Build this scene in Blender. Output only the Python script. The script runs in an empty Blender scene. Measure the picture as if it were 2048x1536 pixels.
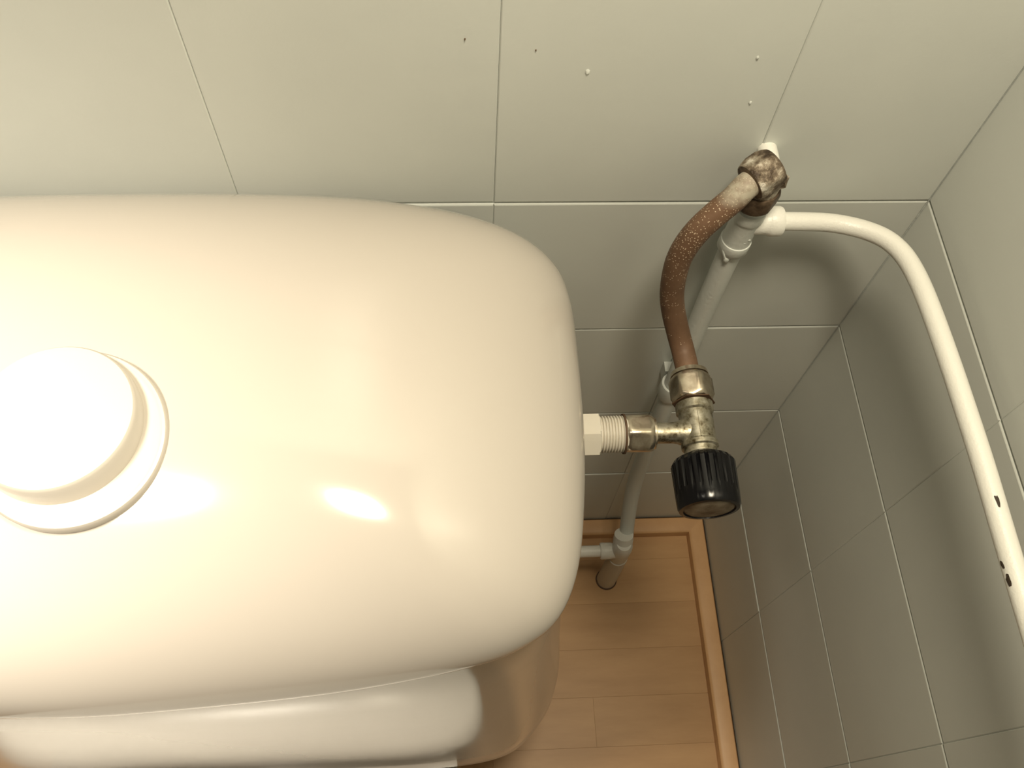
import bpy, bmesh, math, random
from math import sin, cos, pi, sqrt, radians
from mathutils import Vector, Matrix
random.seed(7)
S = bpy.context.scene
COL = S.collection
U = 0.15                      # one wall tile = 150 mm; all lengths below are in tiles
FLOOR = -4.05                 # floor height in tiles below the uppermost visible joint

def W(p):                     # tile units -> metres (x: 0 = right wall, y: 0 = back wall, z: 0 = floor)
    return Vector((p[0]*U, p[1]*U, (p[2]-FLOOR)*U))

# ------------------------------------------------------------------ camera
R = Matrix(((0.9982004160, 0.0182207292, -0.0571308537),
            (-0.0424157504, 0.8879982549, -0.4578864525),
            (0.0423890734, 0.4594856954, 0.8871730734)))
cam = bpy.data.cameras.new('camera'); co = bpy.data.objects.new('camera', cam); COL.objects.link(co)
cam.sensor_width = 36.0; cam.lens = 1768.15/2048*36.0; cam.clip_start = 0.01
co.matrix_world = Matrix.Translation(W((-1.94321, -2.27541, 2.82497))) @ R.to_4x4()
S.camera = co
# ------------------------------------------------------------------ light and exposure
w = bpy.data.worlds.new('world'); S.world = w; w.use_nodes = True
w.node_tree.nodes['Background'].inputs[0].default_value = (1, .88, .66, 1)
w.node_tree.nodes['Background'].inputs[1].default_value = 0.0
L = bpy.data.lights.new('lamp_light', 'AREA'); L.shape = 'DISK'; L.size = 0.15
L.energy = 5.5; L.color = (1.0, .88, .668)
lo = bpy.data.objects.new('lamp_light', L); COL.objects.link(lo)
lo.location = W((-1.32, -1.58, 4.75))
L2 = bpy.data.lights.new('downlight', 'AREA'); L2.shape = 'DISK'; L2.size = 0.15
L2.energy = 1.95; L2.spread = radians(66); L2.color = (1.0, .90, .74)
lo2 = bpy.data.objects.new('downlight', L2); COL.objects.link(lo2)
lo2.location = W((-4.1, -1.83, 4.3))          # small downlight left of the camera, above the cistern
S.view_settings.view_transform = 'Standard'; S.view_settings.look = 'None'
S.view_settings.gamma = 1.0; S.view_settings.use_curve_mapping = False
S.view_settings.exposure = 0.0

# ------------------------------------------------------------------ materials
def mat(name, base, rough=.5, metal=0.0, spec=.5, coat=0.0):
    m = bpy.data.materials.new(name); m.use_nodes = True
    b = m.node_tree.nodes['Principled BSDF']
    b.inputs['Base Color'].default_value = (*base, 1); b.inputs['Roughness'].default_value = rough
    b.inputs['Metallic'].default_value = metal; b.inputs['Specular IOR Level'].default_value = spec
    b.inputs['Coat Weight'].default_value = coat
    return m, m.node_tree, b
def nd(t, kind, **kw):
    n = t.nodes.new(kind)
    for k, v in kw.items():
        if k in n.inputs: n.inputs[k].default_value = v
        else: setattr(n, k, v)
    return n
def pos(t):
    return nd(t, 'ShaderNodeNewGeometry').outputs['Position']
def noise(t, scale, detail=4, rough=.55, vec=None):
    n = nd(t, 'ShaderNodeTexNoise'); n.inputs['Scale'].default_value = scale
    n.inputs['Detail'].default_value = detail; n.inputs['Roughness'].default_value = rough
    t.links.new(vec if vec is not None else pos(t), n.inputs['Vector'])
    return n.outputs['Fac']
def ramp(t, fac, stops):
    r = nd(t, 'ShaderNodeValToRGB'); e = r.color_ramp.elements
    e[0].position, e[0].color = stops[0][0], (*stops[0][1], 1)
    e[1].position, e[1].color = stops[-1][0], (*stops[-1][1], 1)
    for p_, c_ in stops[1:-1]:
        q = e.new(p_); q.color = (*c_, 1)
    t.links.new(fac, r.inputs['Fac']); return r.outputs['Color']
def mix(t, fac, a, b):
    n = nd(t, 'ShaderNodeMix', data_type='RGBA')
    for s_, v in ((0, fac), (6, a), (7, b)):
        if isinstance(v, bpy.types.NodeSocket): t.links.new(v, n.inputs[s_])
        elif s_ == 0: n.inputs[0].default_value = v
        else: n.inputs[s_].default_value = (*v, 1)
    return n.outputs[2]
def bump(t, b, h, strength, dist=.001):
    n = nd(t, 'ShaderNodeBump'); n.inputs['Strength'].default_value = strength
    n.inputs['Distance'].default_value = dist
    t.links.new(h, n.inputs['Height']); t.links.new(n.outputs[0], b.inputs['Normal'])

M = {}
m, t, b = mat('painted_tile', (.63, .655, .62), .42, spec=.35); M['tile'] = m
t.links.new(ramp(t, noise(t, 9, 3), [(.3, (.61, .635, .60)), (.7, (.65, .675, .635))]), b.inputs['Base Color'])
h = nd(t, 'ShaderNodeMath', operation='ADD'); t.links.new(noise(t, 60, 3), h.inputs[0]); t.links.new(noise(t, 420, 2), h.inputs[1])
bump(t, b, h.outputs[0], .06, .0010)
m, t, b = mat('painted_grout', (.64, .665, .63), .6, spec=.25); M['grout'] = m
bump(t, b, noise(t, 300, 3), .4, .001)
m, t, b = mat('ceiling_paint', (.30, .29, .26), .8); M['ceil'] = m
m, t, b = mat('door_wood_paint', (.10, .075, .05), .5); M['door'] = m
m, t, b = mat('ceramic', (.455, .418, .375), .12, spec=.5, coat=.3); M['ceramic'] = m
b.inputs['Coat Roughness'].default_value = .06
bump(t, b, noise(t, 22, 2), .06, .002)
m, t, b = mat('white_plastic', (.52, .485, .43), .3); M['plastic'] = m
m, t, b = mat('seat_plastic', (.72, .69, .64), .3); M['seat'] = m
m, t, b = mat('dull_plastic', (.62, .58, .50), .5); M['dull'] = m
b.inputs['Subsurface Weight'].default_value = .15; b.inputs['Subsurface Radius'].default_value = (.004, .003, .002)
m, t, b = mat('white_pipe_paint', (.78, .775, .72), .38); M['pipe'] = m
bump(t, b, noise(t, 700, 3), .35, .0006)
m, t, b = mat('grey_pipe_paint', (.63, .655, .62), .42); M['wallpipe'] = m
bump(t, b, noise(t, 300, 3), .3, .0008)
m, t, b = mat('chip', (.035, .022, .012), .7); M['chip'] = m
m, t, b = mat('black_plastic', (.004, .004, .005), .2, spec=.3); M['black'] = m
m, t, b = mat('cap_metal', (.22, .19, .14), .55, .4); M['cap'] = m
t.links.new(ramp(t, noise(t, 90, 5), [(.35, (.10, .065, .035)), (.62, (.27, .23, .17))]), b.inputs['Base Color'])
# oxidised copper with lime specks
m, t, b = mat('old_copper', (.2, .09, .045), .58, .08); M['copper'] = m
c0 = ramp(t, noise(t, 55, 5), [(.3, (.115, .062, .034)), (.7, (.18, .102, .058))])
v = nd(t, 'ShaderNodeTexVoronoi'); v.inputs['Scale'].default_value = 760; t.links.new(pos(t), v.inputs['Vector'])
mth = nd(t, 'ShaderNodeMath', operation='LESS_THAN'); t.links.new(v.outputs['Distance'], mth.inputs[0]); mth.inputs[1].default_value = .235
# more specks near the upper, wall-side end of the pipe (splashed lime), fewer towards the valve
sep = nd(t, 'ShaderNodeSeparateXYZ'); t.links.new(pos(t), sep.inputs[0])
mr = nd(t, 'ShaderNodeMapRange'); t.links.new(sep.outputs['Z'], mr.inputs['Value'])
mr.inputs['From Min'].default_value = .53; mr.inputs['From Max'].default_value = .66; mr.inputs['To Min'].default_value = .62; mr.inputs['To Max'].default_value = .36
gt = nd(t, 'ShaderNodeMath', operation='GREATER_THAN'); t.links.new(noise(t, 160, 3), gt.inputs[0]); t.links.new(mr.outputs[0], gt.inputs[1])
mm = nd(t, 'ShaderNodeMath', operation='MULTIPLY'); t.links.new(mth.outputs[0], mm.inputs[0]); t.links.new(gt.outputs[0], mm.inputs[1])
# lime film just below the compression nut
mr2 = nd(t, 'ShaderNodeMapRange'); t.links.new(sep.outputs['Z'], mr2.inputs['Value'])
mr2.inputs['From Min'].default_value = .651; mr2.inputs['From Max'].default_value = .657
film = nd(t, 'ShaderNodeMath', operation='MULTIPLY'); t.links.new(mr2.outputs[0], film.inputs[0])
t.links.new(ramp(t, noise(t, 200, 4), [(.3, (.35,)*3), (.6, (1,)*3)]), film.inputs[1])
c1 = mix(t, mm.outputs[0], c0, (.62, .50, .36))
t.links.new(mix(t, film.outputs[0], c1, (.42, .38, .30)), b.inputs['Base Color'])
bump(t, b, noise(t, 350, 3), .3, .0005)
# nickel plated valve, stained
m, t, b = mat('worn_nickel', (.5, .47, .40), .34, .85); M['nickel'] = m
t.links.new(ramp(t, noise(t, 170, 6, .65), [(.34, (.10, .075, .04)), (.46, (.33, .30, .22)), (.64, (.54, .51, .42))]), b.inputs['Base Color'])
t.links.new(ramp(t, noise(t, 120, 4), [(.3, (.55,)*3), (.7, (.3,)*3)]), b.inputs['Roughness'])
bump(t, b, noise(t, 500, 3), .25, .0004)
m, t, b = mat('bright_nickel', (.66, .58, .47), .24, .95); M['nut'] = m
t.links.new(ramp(t, noise(t, 110, 5), [(.3, (.40, .33, .24)), (.6, (.70, .62, .50))]), b.inputs['Base Color'])
bump(t, b, noise(t, 300, 3), .15, .0004)
m, t, b = mat('dirty_brass', (.2, .15, .1), .55, .35); M['brass'] = m
c0 = ramp(t, noise(t, 95, 6, .65), [(.38, (.055, .036, .022)), (.48, (.17, .13, .09)), (.56, (.36, .31, .24)), (.66, (.64, .60, .52))])
t.links.new(c0, b.inputs['Base Color']); bump(t, b, noise(t, 260, 5), .8, .0020)
m, t, b = mat('brown_brass', (.09, .06, .035), .6, .35); M['darkbrass'] = m
t.links.new(ramp(t, noise(t, 130, 5), [(.35, (.05, .03, .016)), (.7, (.20, .14, .09))]), b.inputs['Base Color'])
bump(t, b, noise(t, 260, 5), .5, .001)
m, t, b = mat('dark_edge', (.09, .05, .025), .7, .2); M['darkrim'] = m  # plain dark brown for the nut rims and the floor collar
# wood
def wood(name, a, c, scale):
    m, t, b = mat(name, a, .42, spec=.35)
    mp = nd(t, 'ShaderNodeMapping'); mp.inputs['Scale'].default_value = scale
    oi = nd(t, 'ShaderNodeObjectInfo')
    ad = nd(t, 'ShaderNodeVectorMath', operation='ADD'); t.links.new(pos(t), ad.inputs[0])
    sc = nd(t, 'ShaderNodeMath', operation='MULTIPLY'); t.links.new(oi.outputs['Random'], sc.inputs[0]); sc.inputs[1].default_value = 7
    t.links.new(sc.outputs[0], ad.inputs[1]); t.links.new(ad.outputs[0], mp.inputs['Vector'])
    g = ramp(t, noise(t, 9, 5, .6, mp.outputs[0]), [(.3, c), (.68, a)])
    g2 = mix(t, oi.outputs['Random'], (.93, .92, .91), (1.05, 1.05, 1.06))
    mul = nd(t, 'ShaderNodeMix', data_type='RGBA', blend_type='MULTIPLY'); mul.inputs[0].default_value = 1
    t.links.new(g, mul.inputs[6]); t.links.new(g2, mul.inputs[7]); t.links.new(mul.outputs[2], b.inputs['Base Color'])
    return m
M['plank'] = wood('beech_laminate', (.50, .305, .145), (.42, .245, .11), (1, 5, 5))
M['trim'] = wood('beech_strip', (.60, .365, .18), (.52, .305, .145), (3, 3, 3))
m, t, b = mat('subfloor', (.12, .075, .04), .8); M['sub'] = m

# ------------------------------------------------------------------ object helpers
LOC = {}
def link(name, me, mat_, parent=None, root=(0, 0, 0)):
    o = bpy.data.objects.new(name, me); COL.objects.link(o)
    if mat_ is not None and len(me.materials) == 0: me.materials.append(mat_)
    if parent is not None: o.parent = parent
    else: o.location = root
    return o
def base_of(parent):          # world position of the thing a part belongs to
    p = Vector((0, 0, 0))
    while parent is not None:
        p += parent.location; parent = parent.parent
    return p
def obj(name, bm, mat_, parent=None, smooth=35, origin=None):
    """bm is in tile units; becomes one mesh object."""
    r = base_of(parent) if parent is not None else (W(origin) if origin is not None else Vector((0, 0, 0)))
    for v_ in bm.verts: v_.co = W(v_.co) - r
    bmesh.ops.recalc_face_normals(bm, faces=bm.faces)
    me = bpy.data.meshes.new(name); bm.to_mesh(me); bm.free()
    if smooth:
        me.polygons.foreach_set('use_smooth', [True]*len(me.polygons))
        me.set_sharp_from_angle(angle=radians(smooth))
    return link(name, me, mat_, parent, r)
def thing(name, label, cat, loc, group=None):
    o = bpy.data.objects.new(name, None); o.empty_display_size = .02; COL.objects.link(o); o.location = W(loc)
    tag(o, label, cat, group); return o
def tag(o, label, cat, group=None):
    o['label'] = label; o['category'] = cat
    if group: o['group'] = group
    return o
def struct(o):
    o['kind'] = 'structure'; return o

def box_bm(x0, x1, y0, y1, z0, z1, bm=None):
    bm = bm or bmesh.new()
    vs = [bm.verts.new((x, y, z)) for z in (z0, z1) for (x, y) in ((x0, y0), (x1, y0), (x1, y1), (x0, y1))]
    for f in ((3, 2, 1, 0), (4, 5, 6, 7), (0, 1, 5, 4), (1, 2, 6, 5), (2, 3, 7, 6), (3, 0, 4, 7)):
        bm.faces.new([vs[i] for i in f])
    return bm
def frame(d):
    d = Vector(d).normalized()
    a = Vector((0, 0, 1)) if abs(d.z) < .9 else Vector((0, 1, 0))
    u = d.cross(a).normalized(); v_ = d.cross(u).normalized()
    return d, u, v_
def loft(rings, bm=None, closed_ends=(True, True)):
    bm = bm or bmesh.new()
    prev = None; first = None
    for ring in rings:
        vs = [bm.verts.new(p) for p in ring]
        if prev:
            n = len(vs)
            for i in range(n): bm.faces.new((prev[i], prev[(i+1) % n], vs[(i+1) % n], vs[i]))
        else: first = vs
        prev = vs
    if closed_ends[0]: bm.faces.new(list(reversed(first)))
    if closed_ends[1]: bm.faces.new(prev)
    return bm
def lathe(o, d, prof, seg=40, bm=None, rf=None, up=None):
    """prof: (t along d, radius); rf(angle, radius, index) may modulate the radius."""
    d, u, v_ = frame(d)
    o = Vector(o); rings = []
    for k, (t_, r_) in enumerate(prof):
        rings.append([o + d*t_ + (u*cos(a) + v_*sin(a))*(rf(a, r_, k) if rf else r_) for a in [2*pi*i/seg for i in range(seg)]])
    return loft(rings, bm)
def hexnut(o, d, ln, af, bm=None, phase=0, cham=.018, seg=48):
    ap = af/2
    def rf(a, r_, k):
        q = (a + phase) % (pi/3) - pi/6
        return min(ap/cos(q), r_)
    prof = [(0, ap*.97), (cham*.6, ap*1.06), (cham*1.6, ap*1.2), (ln-cham*1.6, ap*1.2), (ln-cham*.6, ap*1.06), (ln, ap*.97)]
    return lathe(o, d, prof, seg, bm, rf)
def spline(pts, n=12):
    P = [Vector(p) for p in pts]; out = []
    Q = [2*P[0]-P[1]] + P + [2*P[-1]-P[-2]]
    for i in range(1, len(Q)-2):
        p0, p1, p2, p3 = Q[i-1:i+3]
        # centripetal-ish catmull-rom
        for k in range(n):
            t_ = k/n
            out.append(.5*((2*p1) + (p2-p0)*t_ + (2*p0-5*p1+4*p2-p3)*t_**2 + (3*p1-p0-3*p2+p3)*t_**3))
    out.append(P[-1]); return out
def tube(path, r, seg=20, bm=None):
    P = [Vector(p) for p in path]; rings = []
    tang = [(P[min(i+1, len(P)-1)]-P[max(i-1, 0)]).normalized() for i in range(len(P))]
    d, u, v_ = frame(tang[0])
    for i, p in enumerate(P):
        u = (u - tang[i]*u.dot(tang[i])).normalized(); v_ = tang[i].cross(u)
        rr = r(i/(len(P)-1)) if callable(r) else r
        rings.append([p + (u*cos(a)+v_*sin(a))*rr for a in [2*pi*k/seg for k in range(seg)]])
    return loft(rings, bm)
def blob(c, rx, ry, rz, jit=.12, bm=None, sub=2):
    b2 = bmesh.new(); bmesh.ops.create_icosphere(b2, subdivisions=sub, radius=1)
    for v_ in b2.verts:
        k = 1 + random.uniform(-jit, jit)
        v_.co = Vector((c[0]+v_.co.x*rx*k, c[1]+v_.co.y*ry*k, c[2]+v_.co.z*rz*k))
    return b2

# ------------------------------------------------------------------ room shell
JW, JD, CH = .008, .009, .008        # joint width, depth and edge chamfer
XL, YF, ZC = -6.3, -9.0, 8.6
wall_back = struct(obj('wall_back', box_bm(XL-.3, .3, JD, .3, FLOOR-.2, ZC), M['grout'], smooth=0))
wall_right = struct(obj('wall_right', box_bm(JD, .3, YF-.3, JD, FLOOR-.2, ZC), M['grout'], smooth=0))
wall_left = struct(obj('wall_left', box_bm(XL-.3, XL, YF-.3, JD, FLOOR-.2, ZC), M['ceil'], smooth=0))
wall_front = struct(obj('wall_front', box_bm(XL-.3, .3, YF-.3, YF, FLOOR-.2, ZC), M['ceil'], smooth=0))
ceiling = struct(obj('ceiling', box_bm(XL-.3, .3, YF-.3, .3, ZC, ZC+.3), M['ceil'], smooth=0))
door = struct(obj('door_1', box_bm(-5.9, -.7, YF, YF+.08, FLOOR, 8.4), M['door'], smooth=0))

def tile_mesh(wd, ht):
    """a glazed plate, front towards -y, origin at its lower left front corner; joint margins included."""
    a = JW/2; x0, x1, z0, z1 = .0003, wd-.0003, a, ht-a
    bm = bmesh.new()
    def ring(i, y):
        k_ = i*.55
        return [bm.verts.new((x0+k_, y, z0+i)), bm.verts.new((x1-k_, y, z0+i)), bm.verts.new((x1-k_, y, z1-i)), bm.verts.new((x0+k_, y, z1-i))]
    rs = [ring(0, JD), ring(0, CH*.55), ring(CH*.45, CH*.22), ring(CH, 0)]
    for p_, q in zip(rs, rs[1:]):
        for i in range(4): bm.faces.new((p_[i], p_[(i+1) % 4], q[(i+1) % 4], q[i]))
    bm.faces.new(rs[-1])
    for v_ in bm.verts: v_.co *= U
    bmesh.ops.recalc_face_normals(bm, faces=bm.faces)
    for f in bm.faces:
        if f.normal.dot(Vector((0, -1, 0))) > .99 : break
    me = bpy.data.meshes.new('tile'); bm.to_mesh(me); bm.free(); me.materials.append(M['tile'])
    return me
FULL = tile_mesh(1, 1)
XO = .80                              # the cut column beside the corner
CUT = tile_mesh(XO, 1)
ROWS = range(-4, 6)
cols_back = [(-XO, CUT)] + [(-XO-k, FULL) for k in range(1, 6)]
LASTW = tile_mesh(-XL-XO-5, 1)
cols_back.append((XL, LASTW))
cols_back = [c_ for c_ in cols_back if c_[0] >= XL-1e-6]
for r_ in ROWS:
    for x, me in cols_back:
        o = link('tile', me, None, wall_back); o.location = W((x, random.uniform(-.0015, .0015), r_+FLOOR-FLOOR))
        o.rotation_euler = (random.uniform(-.0012, .0012), 0, random.uniform(-.0012, .0012))
    for k in range(8):
        o = link('tile', FULL, None, wall_right); o.location = W((random.uniform(-.0015, .0015), -k, r_))
        o.rotation_euler = (random.uniform(-.0012, .0012), 0, -pi/2 + random.uniform(-.0012, .0012))

# floor: laminate strips
floor = struct(obj('floor', box_bm(XL, 0, YF, 0, FLOOR-.2, FLOOR-.03), M['sub'], smooth=0))
PW = .345; y = -1.705 + 5*PW
def plank_bm(x0, x1, y0, y1):
    g = .0003; c_ = .0006
    bm = bmesh.new(); rings = []
    for i, z in ((g, FLOOR-.03), (g, FLOOR-c_), (g+c_, FLOOR)):
        rings.append([(x0+i, y0+i, z), (x1-i, y0+i, z), (x1-i, y1-i, z), (x0+i, y1-i, z)])
    return loft(rings, bm, (False, True))
ends = {9: [-1.02, -3.4], 8: [-2.1, -4.6], 7: [-.35, -2.6], 6: [-1.9], 5: [-.6, -3.2]}
k = 0
while y > YF+.4:
    xs = [0.0] + ends.get(k+0, []) if False else [0.0]
    row = round((y+1.705)/PW)
    if row == 1: xs += [-1.01, -3.3]
    else:
        x = -random.uniform(.4, 2.4)
        while x > XL+.6: xs.append(x); x -= random.uniform(2.0, 3.2)
    xs.append(XL)
    for xa, xb in zip(xs, xs[1:]):
        obj('plank', plank_bm(xb, xa, y-PW, min(y, -.005)), M['plank'], floor, smooth=0)
    y -= PW; k += 1
# beech cover strips along the walls, mitred in the corner
def strip_bm(L0, L1, along):
    prof = [(.012, 0), (.012, .085), (.022, .098), (.118, .098), (.138, .082), (.143, .05), (.143, 0)]   # distance from wall, height
    rings = []
    for s_ in (0, 1):
        ring = []
        for d_, h_ in prof:
            if along == 'x': ring.append(((-d_) if s_ else L0, -d_, FLOOR+h_))
            else: ring.append((-d_, (-d_) if s_ else L0, FLOOR+h_))
        rings.append(ring)
    return loft(rings)
for nm, al, l0 in (('baseboard_back', 'x', XL), ('baseboard_right', 'y', YF)):
    struct(obj(nm, strip_bm(l0, 0, al), M['trim'], smooth=40))

# ------------------------------------------------------------------ toilet
CX = -3.1
toilet = thing('toilet', 'white ceramic toilet with a wide domed cistern lid against the tiled wall', 'toilet', (CX, -1.0, FLOOR))
half = [(0, -.03), (.4, -.034), (.75, -.05), (1.0, -.08), (1.24, -.135), (1.42, -.22), (1.53, -.34), (1.572, -.49), (1.583, -.7), (1.582, -1.0),
        (1.565, -1.25), (1.525, -1.5), (1.45, -1.66), (1.33, -1.748), (1.17, -1.80), (.9, -1.845), (.64, -1.872), (.3, -1.893), (0, -1.903)]
def outline(hp, n=10):
    c = [(x, y, 0) for x, y in hp] + [(-x, y, 0) for x, y in reversed(hp[1:-1])]
    m_ = len(c); cc = c[-2:] + c + c[:3]
    s_ = spline(cc, 5)
    return s_[2*5:2*5+m_*5]
OL = outline(half); NOL = len(OL)
CY = -.98
def ring_at(s, z, hp=None, cy=CY):
    return [(CX + p.x*s, cy + (p.y-cy)*s, z) for p in (hp or OL)]
def dome(s): return .02 + .48*(1 - s**2.6)**.6
prof = [(.02, dome(.02))] + [(s/40, dome(s/40)) for s in range(2, 34, 2)] + [(q, dome(q)) for q in (.84, .87, .895, .918, .938, .955, .969, .98, .988, .994, .9975, .9993)] + [(1.0, .012), (.9985, .003), (.993, -.004), (.98, -.008), (.95, -.008)]
lid = obj('cistern_lid', loft([ring_at(s, z) for s, z in prof]), M['ceramic'], toilet, smooth=60)
# cistern body: straight top under the lid, corners squarer towards its base
base_half = [(0, -.07), (.5, -.075), (.95, -.095), (1.2, -.125), (1.38, -.19), (1.50, -.30), (1.57, -.46), (1.60, -.7), (1.625, -1.0),
             (1.64, -1.25), (1.645, -1.44), (1.61, -1.60), (1.53, -1.73), (1.40, -1.85), (1.22, -1.905), (.95, -1.925), (.65, -1.93), (.3, -1.93), (0, -1.93)]
base_half = base_half[:19]
OB = outline(base_half)
def tank_ring(f, s, z):
    return [(CX + (a.x*(1-f)+b_.x*f)*s, CY + ((a.y*(1-f)+b_.y*f)-CY)*s, z) for a, b_ in zip(OL, OB)]
tp = [(0, .93, -.016), (0, .968, -.024), (.0, .974, -.06), (.2, .98, -.5), (.45, .985, -1.0), (.75, .99, -1.5), (.95, 1.0, -1.9), (1, 1.005, -2.2), (1, .995, -2.32), (1, .965, -2.41), (1, .91, -2.455), (1, .6, -2.47)]
tank = obj('cistern', loft([tank_ring(*q) for q in tp]), M['ceramic'], toilet, smooth=60)
# flush button with its seat ring
BX, BY = CX+.045, -1.205
ZT = .475
fr = obj('button_ring', lathe((BX+.014, BY-.012, ZT-.012), (.035, -.115, 1), [(0, .264), (.040, .264), (.049, .258), (.051, .250), (.045, .24), (.043, .10)], 72), M['plastic'], toilet)
fb = obj('flush_button', lathe((BX-.018, BY+.022, ZT-.01), (0, 0, 1), [(0, .232), (.095, .224), (.104, .217), (.107, .20), (.105, .1)], 72), M['plastic'], toilet)
# pan, seat and seat cover in front of the cistern
def egg(hw, y0, y1, z, n=64, pw=2.5):
    out = []
    cy = (y0+y1)/2; ry = (y0-y1)/2
    for i in range(n):
        a = 2*pi*i/n; c_, s_ = cos(a), sin(a)
        k_ = pw if s_ > 0 else 2.0
        x = math.copysign(abs(c_)**(2/k_), c_)*hw; yy = math.copysign(abs(s_)**(2/k_), s_)*ry
        out.append((CX+x, cy+yy, z))
    return out
pan = [egg(.75, -.9, -3.9, FLOOR), egg(.74, -.9, -3.9, FLOOR+.1), egg(.66, -.8, -3.7, -3.5), egg(.80, -.6, -4.1, -3.0), egg(1.08, -.4, -4.75, -2.64),
       egg(1.12, -.3, -4.9, -2.50), egg(1.12, -.3, -4.9, -2.475), egg(1.06, -.34, -4.86, -2.47)]
obj('pan', loft(pan), M['ceramic'], toilet, smooth=50)
obj('seat', loft([egg(1.2, -2.1, -4.98, -2.46), egg(1.24, -2.08, -5.0, -2.42), egg(1.24, -2.08, -5.0, -2.30), egg(1.2, -2.1, -4.98, -2.27)]), M['plastic'], toilet, smooth=50)
obj('seat_cover', loft([egg(1.40, -2.02, -4.98, -2.25, pw=9), egg(1.44, -2.0, -5.0, -2.21, pw=9), egg(1.44, -2.0, -5.0, -2.12, pw=9), egg(1.39, -2.05, -4.93, -2.06, pw=9), egg(.8, -2.5, -4.5, -2.01), egg(.1, -3.3, -3.7, -1.99)]), M['seat'], toilet, smooth=50)
# threaded plastic inlet of the cistern
VY, VZ = -.815, -.47
obj('inlet_nut', hexnut((-1.56, VY, VZ), (1, 0, 0), .175, .168, phase=.12, cham=.004), M['dull'], toilet)
thr = []
x = 0.0
while x < .125:
    thr += [(x, .068), (x+.003, .076), (x+.0075, .076), (x+.0105, .068)]; x += .012
obj('inlet_shank', lathe((-1.40, VY, VZ), (1, 0, 0), thr, 36), M['dull'], toilet)

# ------------------------------------------------------------------ stop valve
AX = (-.973, VY, VZ)
vd = Vector((0, -1, 0)).normalized()      # axis of the valve, towards the viewer
def along(y): return Vector((-.973, y, VZ))
valve = thing('stop_valve', 'nickel plated angle stop valve with black ribbed knob beside the cistern', 'valve', (AX[0], AX[1], AX[2]-.07))
def ly(y): return -(y-VY)
bprof = [(ly(-.62), .066), (ly(-.685), .066), (ly(-.69), .078), (ly(-.725), .078), (ly(-.732), .070), (ly(-.86), .070), (ly(-.866), .076), (ly(-.885), .076), (ly(-.89), .067), (ly(-.915), .066), (ly(-.925), .05), (ly(-.97), .05)]
body = obj('valve_body', lathe(along(VY), vd, bprof, 40), M['nickel'], valve)
obj('body_seam', box_bm(-.983, -.979, -.86, -.735, VZ+.062, VZ+.0735), M['nickel'], valve, smooth=0)
obj('outlet_spigot', lathe((-.975, VY, VZ), (-1, 0, 0), [(.0, .058), (.06, .058), (.085, .047), (.11, .0435), (.23, .0435)], 32), M['nickel'], valve)
obj('outlet_collar', lathe((-1.150, VY, VZ), (-1, 0, 0), [(0, .05), (.004, .066), (.02, .068), (.028, .064), (.03, .05)], 36), M['nut'], valve)
obj('outlet_nut', hexnut((-1.165, VY, VZ), (-1, 0, 0), .115, .150, phase=.35+pi/6, cham=.014), M['nut'], valve)
obj('outlet_nut_rim', lathe((-1.277, VY, VZ), (-1, 0, 0), [(0, .07), (.002, .083), (.010, .083), (.011, .068)], 48), M['darkrim'], valve)
NPH = pi/2-.08+.35
obj('inlet_nut', hexnut(along(-.560), vd, .112, .160, phase=NPH, cham=.012), M['nut'], valve)
obj('inlet_nut_collar', lathe(along(-.535), vd, [(0, .052), (.003, .078), (.022, .081), (.024, .06)], 40), M['nut'], valve)
obj('inlet_nut_rim', lathe(along(-.677), vd, [(0, .07), (.001, .092), (.006, .092), (.007, .066)], 6), M['darkrim'], valve, smooth=0)
obj('packing_nut', hexnut(along(-.905), vd, .04, .105, phase=.3, cham=.008), M['darkbrass'], valve)
NT = 24
def gear(a, r_, k):
    g = 1 if k in (1, 2, 3) else 0
    q = (a*NT/(2*pi)) % 1
    dp = max(0, 1-abs(q-.5)/.24)
    return r_ - ((0, .013, .011, .0035)[k]*sqrt(dp) if g else 0)
kp = [(0, .085), (.016, .116), (.036, .129), (.150, .127), (.175, .127), (.212, .125), (.225, .119), (.227, .104), (.217, .101)]
knob = obj('knob', lathe(along(-.925), vd, kp, NT*8, rf=gear), M['black'], valve, smooth=30)
obj('knob_cap', lathe(along(-.925), vd, [(.205, .102), (.219, .102), (.224, .094), (.226, .05)], 48), M['cap'], knob)

# ------------------------------------------------------------------ pipes on the back wall
PX, PY = -.806, -.115
riser_path = spline([(-.797, -.128, .30), (-.799, -.120, .15), (-.802, -.115, 0), (PX, -.115, -.4), (PX, -.118, -.8), (PX, -.155, -1.8), (PX, -.185, -2.5), (-.804, -.235, -2.80), (-.802, -.33, -3.05), (-.80, -.42, -3.20)], 10)
riser = tag(obj('riser_pipe', tube(riser_path, .05, 24), M['wallpipe'], origin=(PX, PY, -3.2)), 'painted water pipe running down the back wall behind the copper pipe', 'pipe')
# paint runs below the tee
dr = obj('paint_drip', blob((-.832, -.168, -.165), .012, .008, .020, .05), M['wallpipe'], riser)
obj('paint_drip', tube(spline([(-.855, -.137, -.11), (-.849, -.155, -.13), (-.836, -.166, -.16)], 5), .008, 8), M['wallpipe'], riser)

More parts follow.
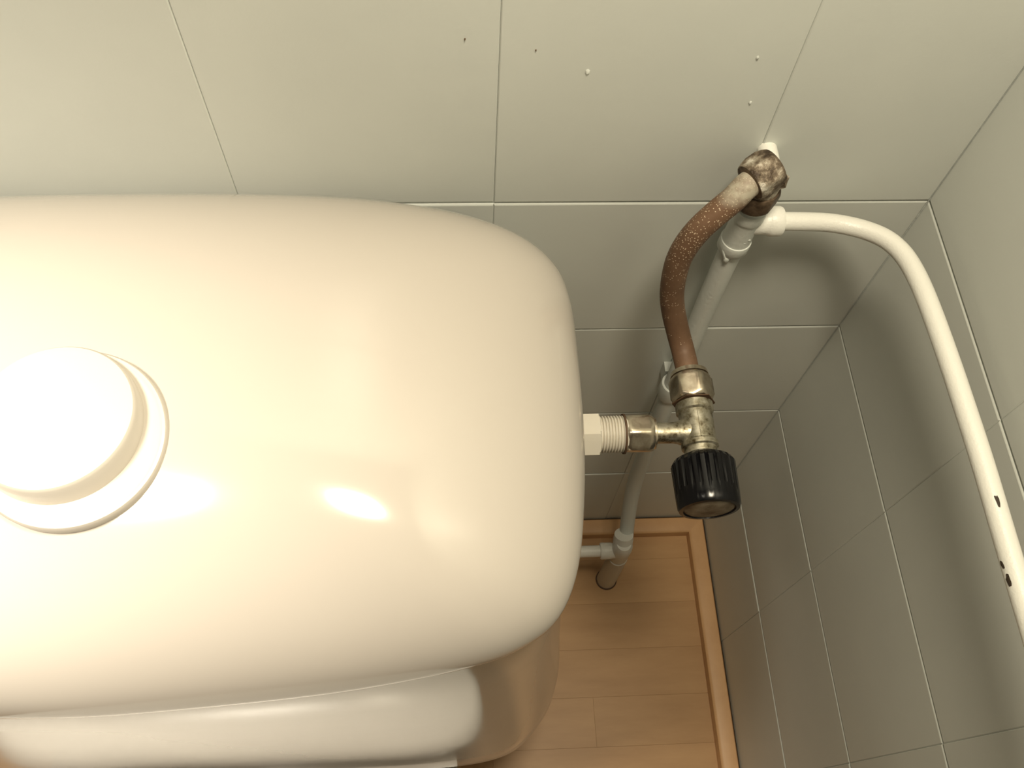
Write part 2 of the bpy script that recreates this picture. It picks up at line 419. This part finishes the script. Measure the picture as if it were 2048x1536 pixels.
tee = thing('pipe_tee', 'white painted tee fitting just under the corroded elbow', 'fitting', (PX, PY, -.15))
def bell(o, d, ln, r0=.05, r1=.064):
    return [(0, r0*1.02), (.001, r1*.95), (.006, r1), (.060, r1), (.064, r1*.98), (.065, r1*.915), (.10, r1*.90), (ln-.075, r1*.90), (ln-.066, r1*.92), (ln-.065, r1*.98), (ln-.061, r1), (ln-.016, r1), (ln-.010, r1*.97), (ln-.009, r0*1.06), (ln, r0*1.04)]
tdir = Vector((.003, -.006, .20))
obj('tee_body', lathe((-.804, -.115, -.150), tdir, bell(0, 0, .285, r1=.0655), 40), M['wallpipe'], tee, smooth=45)
obj('tee_branch', lathe((PX+.03, -.116, .022), (1, 0, 0), [(0, .053), (.055, .053), (.07, .056), (.078, .061), (.118, .061), (.126, .057), (.128, .04)], 36), M['pipe'], tee, smooth=45)
for q in range(3):
    obj('raised_mark', blob((PX+.012+.016*(q % 2), -.174+.003*(q % 2), -.045+.018*q), .010, .004, .0035, .05, sub=1), M['wallpipe'], tee)

# thin white pipe towards the right wall and along it
BZ = .015
path = [(-.72, -.115, .022), (-.60, -.115, .019), (-.488, -.116, .015), (-.42, -.125, .015), (-.360, -.145, .02), (-.310, -.175, .031), (-.262, -.218, .044), (-.226, -.27, .052), (-.200, -.34, .058), (-.184, -.45, .066), (-.176, -.60, .073),
        (-.169, -.8, .076), (-.163, -1.0, .074), (-.158, -1.2, .070), (-.156, -1.45, .062), (-.157, -1.75, .06), (-.16, -2.2, .06), (-.16, -3.2, .06), (-.16, -8.9, .1)]
branch = tag(obj('branch_pipe', tube(spline(path, 8), .0378, 22), M['pipe'], origin=(-.16, -1.5, BZ)), 'thin glossy white pipe bending from the tee along the right wall', 'pipe')
for (x, y_, z, a_, b_) in ((-.168, -1.345, .103,   .006, .024), (-.1935, -1.548, .064, .008, .012), (-.191, -1.600, .072, .008, .020)):
    # bare patches where the paint flaked off: thin irregular flakes bent round the pipe
    bm = bmesh.new(); ax = Vector((-.1565, y_, .0655 if y_ > -1.45 else .061)); rad = (Vector((x, y_, z))-ax); an0 = math.atan2(rad.z, rad.x)
    ring_o = []; n = 12
    for i in range(n):
        th = 2*pi*i/n; k_ = 1+random.uniform(-.35, .35)
        ang = an0 + a_*k_*cos(th)/.0378; yy = y_ + b_*k_*sin(th) + .006*cos(th)
        ring_o.append((ang, yy))
    lo_ = [bm.verts.new((ax.x+.0370*cos(g), yy, ax.z+.0370*sin(g))) for g, yy in ring_o]
    hi_ = [bm.verts.new((ax.x+.0385*cos(g), yy, ax.z+.0385*sin(g))) for g, yy in ring_o]
    for i in range(n): bm.faces.new((lo_[i], lo_[(i+1) % n], hi_[(i+1) % n], hi_[i]))
    cv = bm.verts.new((ax.x+.0388*cos(an0), y_, ax.z+.0388*sin(an0)))
    for i in range(n): bm.faces.new((hi_[i], hi_[(i+1) % n], cv))
    o = obj('paint_chip', bm, M['chip'], branch, smooth=0); o['label'] = 'dark bare spot where paint flaked off'

# clip on the wall half way down
clip = thing('pipe_clip', 'small white plastic pipe clip on the back wall behind the copper pipe', 'clip', (PX, -.05, -1.42))
obj('clip_base', box_bm(PX-.035, PX+.035, -.060, .0, -1.46, -1.35), M['wallpipe'], clip, smooth=0)
rg = []
for z in (-1.47, -1.455, -1.355, -1.34):
    e = .004 if z in (-1.47, -1.34) else 0
    ring = []
    for a in [radians(q) for q in range(-150, 151, 12)]: ring.append((PX + sin(a)*(.068-e), -.138 - cos(a)*(.068-e), z))
    for a in [radians(q) for q in range(150, -151, -12)]: ring.append((PX + sin(a)*(.051+e*.2), -.138 - cos(a)*(.051+e*.2), z))
    rg.append(ring)
obj('clip_ring', loft(rg), M['wallpipe'], clip, smooth=40)

# lower fitting near the floor and the pipe leaving it behind the cistern
lt = thing('lower_tee', 'white plastic tee fitting low above the wooden floor', 'fitting', (-.83, -.47, FLOOR))
obj('socket_ring', lathe((-.828, -.425, -3.135), (-.01, -.5, -1), [(-.03, .056), (-.028, .066), (.01, .070), (.06, .070), (.10, .066)], 36), M['pipe'], lt, smooth=45)
obj('fitting_body', lathe((-.83, -.475, -3.42), (0, 0, 1), [(0, .06), (.01, .068), (.2, .07), (.26, .066), (.29, .05)], 36), M['pipe'], lt, smooth=45)
obj('branch_socket', lathe((-.80, -.475, -3.28), (-1, 0, -.02), [(0, .05), (.09, .055), (.10, .058), (.17, .060), (.18, .054)], 36), M['pipe'], lt, smooth=45)
obj('floor_collar', lathe((-.83, -.48, FLOOR), (0, 0, 1), [(0, .084), (.006, .083), (.008, .076), (.008, .06)], 36), M['darkrim'], lt, smooth=45)
obj('floor_sleeve', lathe((-.83, -.48, FLOOR), (0, 0, 1), [(0, .074), (.5, .072), (.63, .070), (.64, .05)], 36), M['dull'], lt, smooth=45)
tag(obj('lower_branch_pipe', tube([(-.95, -.475, -3.283), (-1.5, -.475, -3.29), (-2.3, -.475, -3.30)], .0415, 22), M['pipe'], origin=(-1.5, -.475, -3.3)), 'short white pipe low above the floor disappearing behind the cistern', 'pipe')

# ------------------------------------------------------------------ copper pipe
cp = spline([(-.850, -.165, .340), (-.895, -.192, .322), (-.930, -.216, .288), (-.985, -.24, .235), (-1.040, -.263, .165), (-1.075, -.28, .08), (-1.088, -.293, -.02), (-1.078, -.31, -.17), (-1.052, -.33, -.29), (-1.012, -.375, -.405), (-.988, -.43, -.458), (-.978, -.50, -.472), (-.974, -.58, -.472), (-.973, -.66, -.47)], 10)
tag(obj('copper_pipe', tube(cp, .05, 26), M['copper'], origin=(-1.08, -.3, 0)), 'bent brown copper pipe with white lime specks feeding the valve', 'pipe')

# ------------------------------------------------------------------ corroded elbow
el = thing('compression_elbow', 'corroded brass compression elbow with flaking white paint on the back wall', 'fitting', (PX, -.17, .2))
EX = -.812
obj('lower_nut', hexnut((EX, -.130, .175), (0, -.06, 1), .090, .160, phase=.2, cham=.022), M['darkbrass'], el)
obj('elbow_body', lathe((EX, -.134, .24), (0, -.06, 1), [(0, .070), (.05, .072), (.085, .066), (.110, .052), (.122, .02)], 32), M['brass'], el)
cd = Vector((-.80, -.46, -.26)).normalized()
obj('side_nut', hexnut(Vector((EX, -.137, .345))-cd*.035, cd, .110, .146, phase=.5, cham=.022), M['brass'], el)
obj('side_collar', lathe(Vector((EX, -.137, .345))+cd*.062, cd, [(0, .072), (.012, .070), (.018, .054)], 36), M['darkbrass'], el)
obj('wall_stub', lathe((EX+.036, .01, .312), (.0, -1, .06), [(0, .037), (.06, .036), (.09, .033), (.105, .025), (.112, .010)], 28), M['pipe'], el)
obj('lime_crust', blob((EX+.050, -.165, .318), .030, .028, .055, .32), M['brass'], el)
# drips and specks of paint on the tiles
for x, z, r_ in ((-1.502, .689, .009), (-.908, .549, .006), (-.941, .75, .006), (-1.682, .779, .003), (-1.912, .822, .0028)):
    o = obj('paint_drip', blob((x, 0, z), r_, .006, r_*1.5, .15, sub=1), M['tile'], wall_back)
    if r_ < .005: o.data.materials[0] = M['sub']
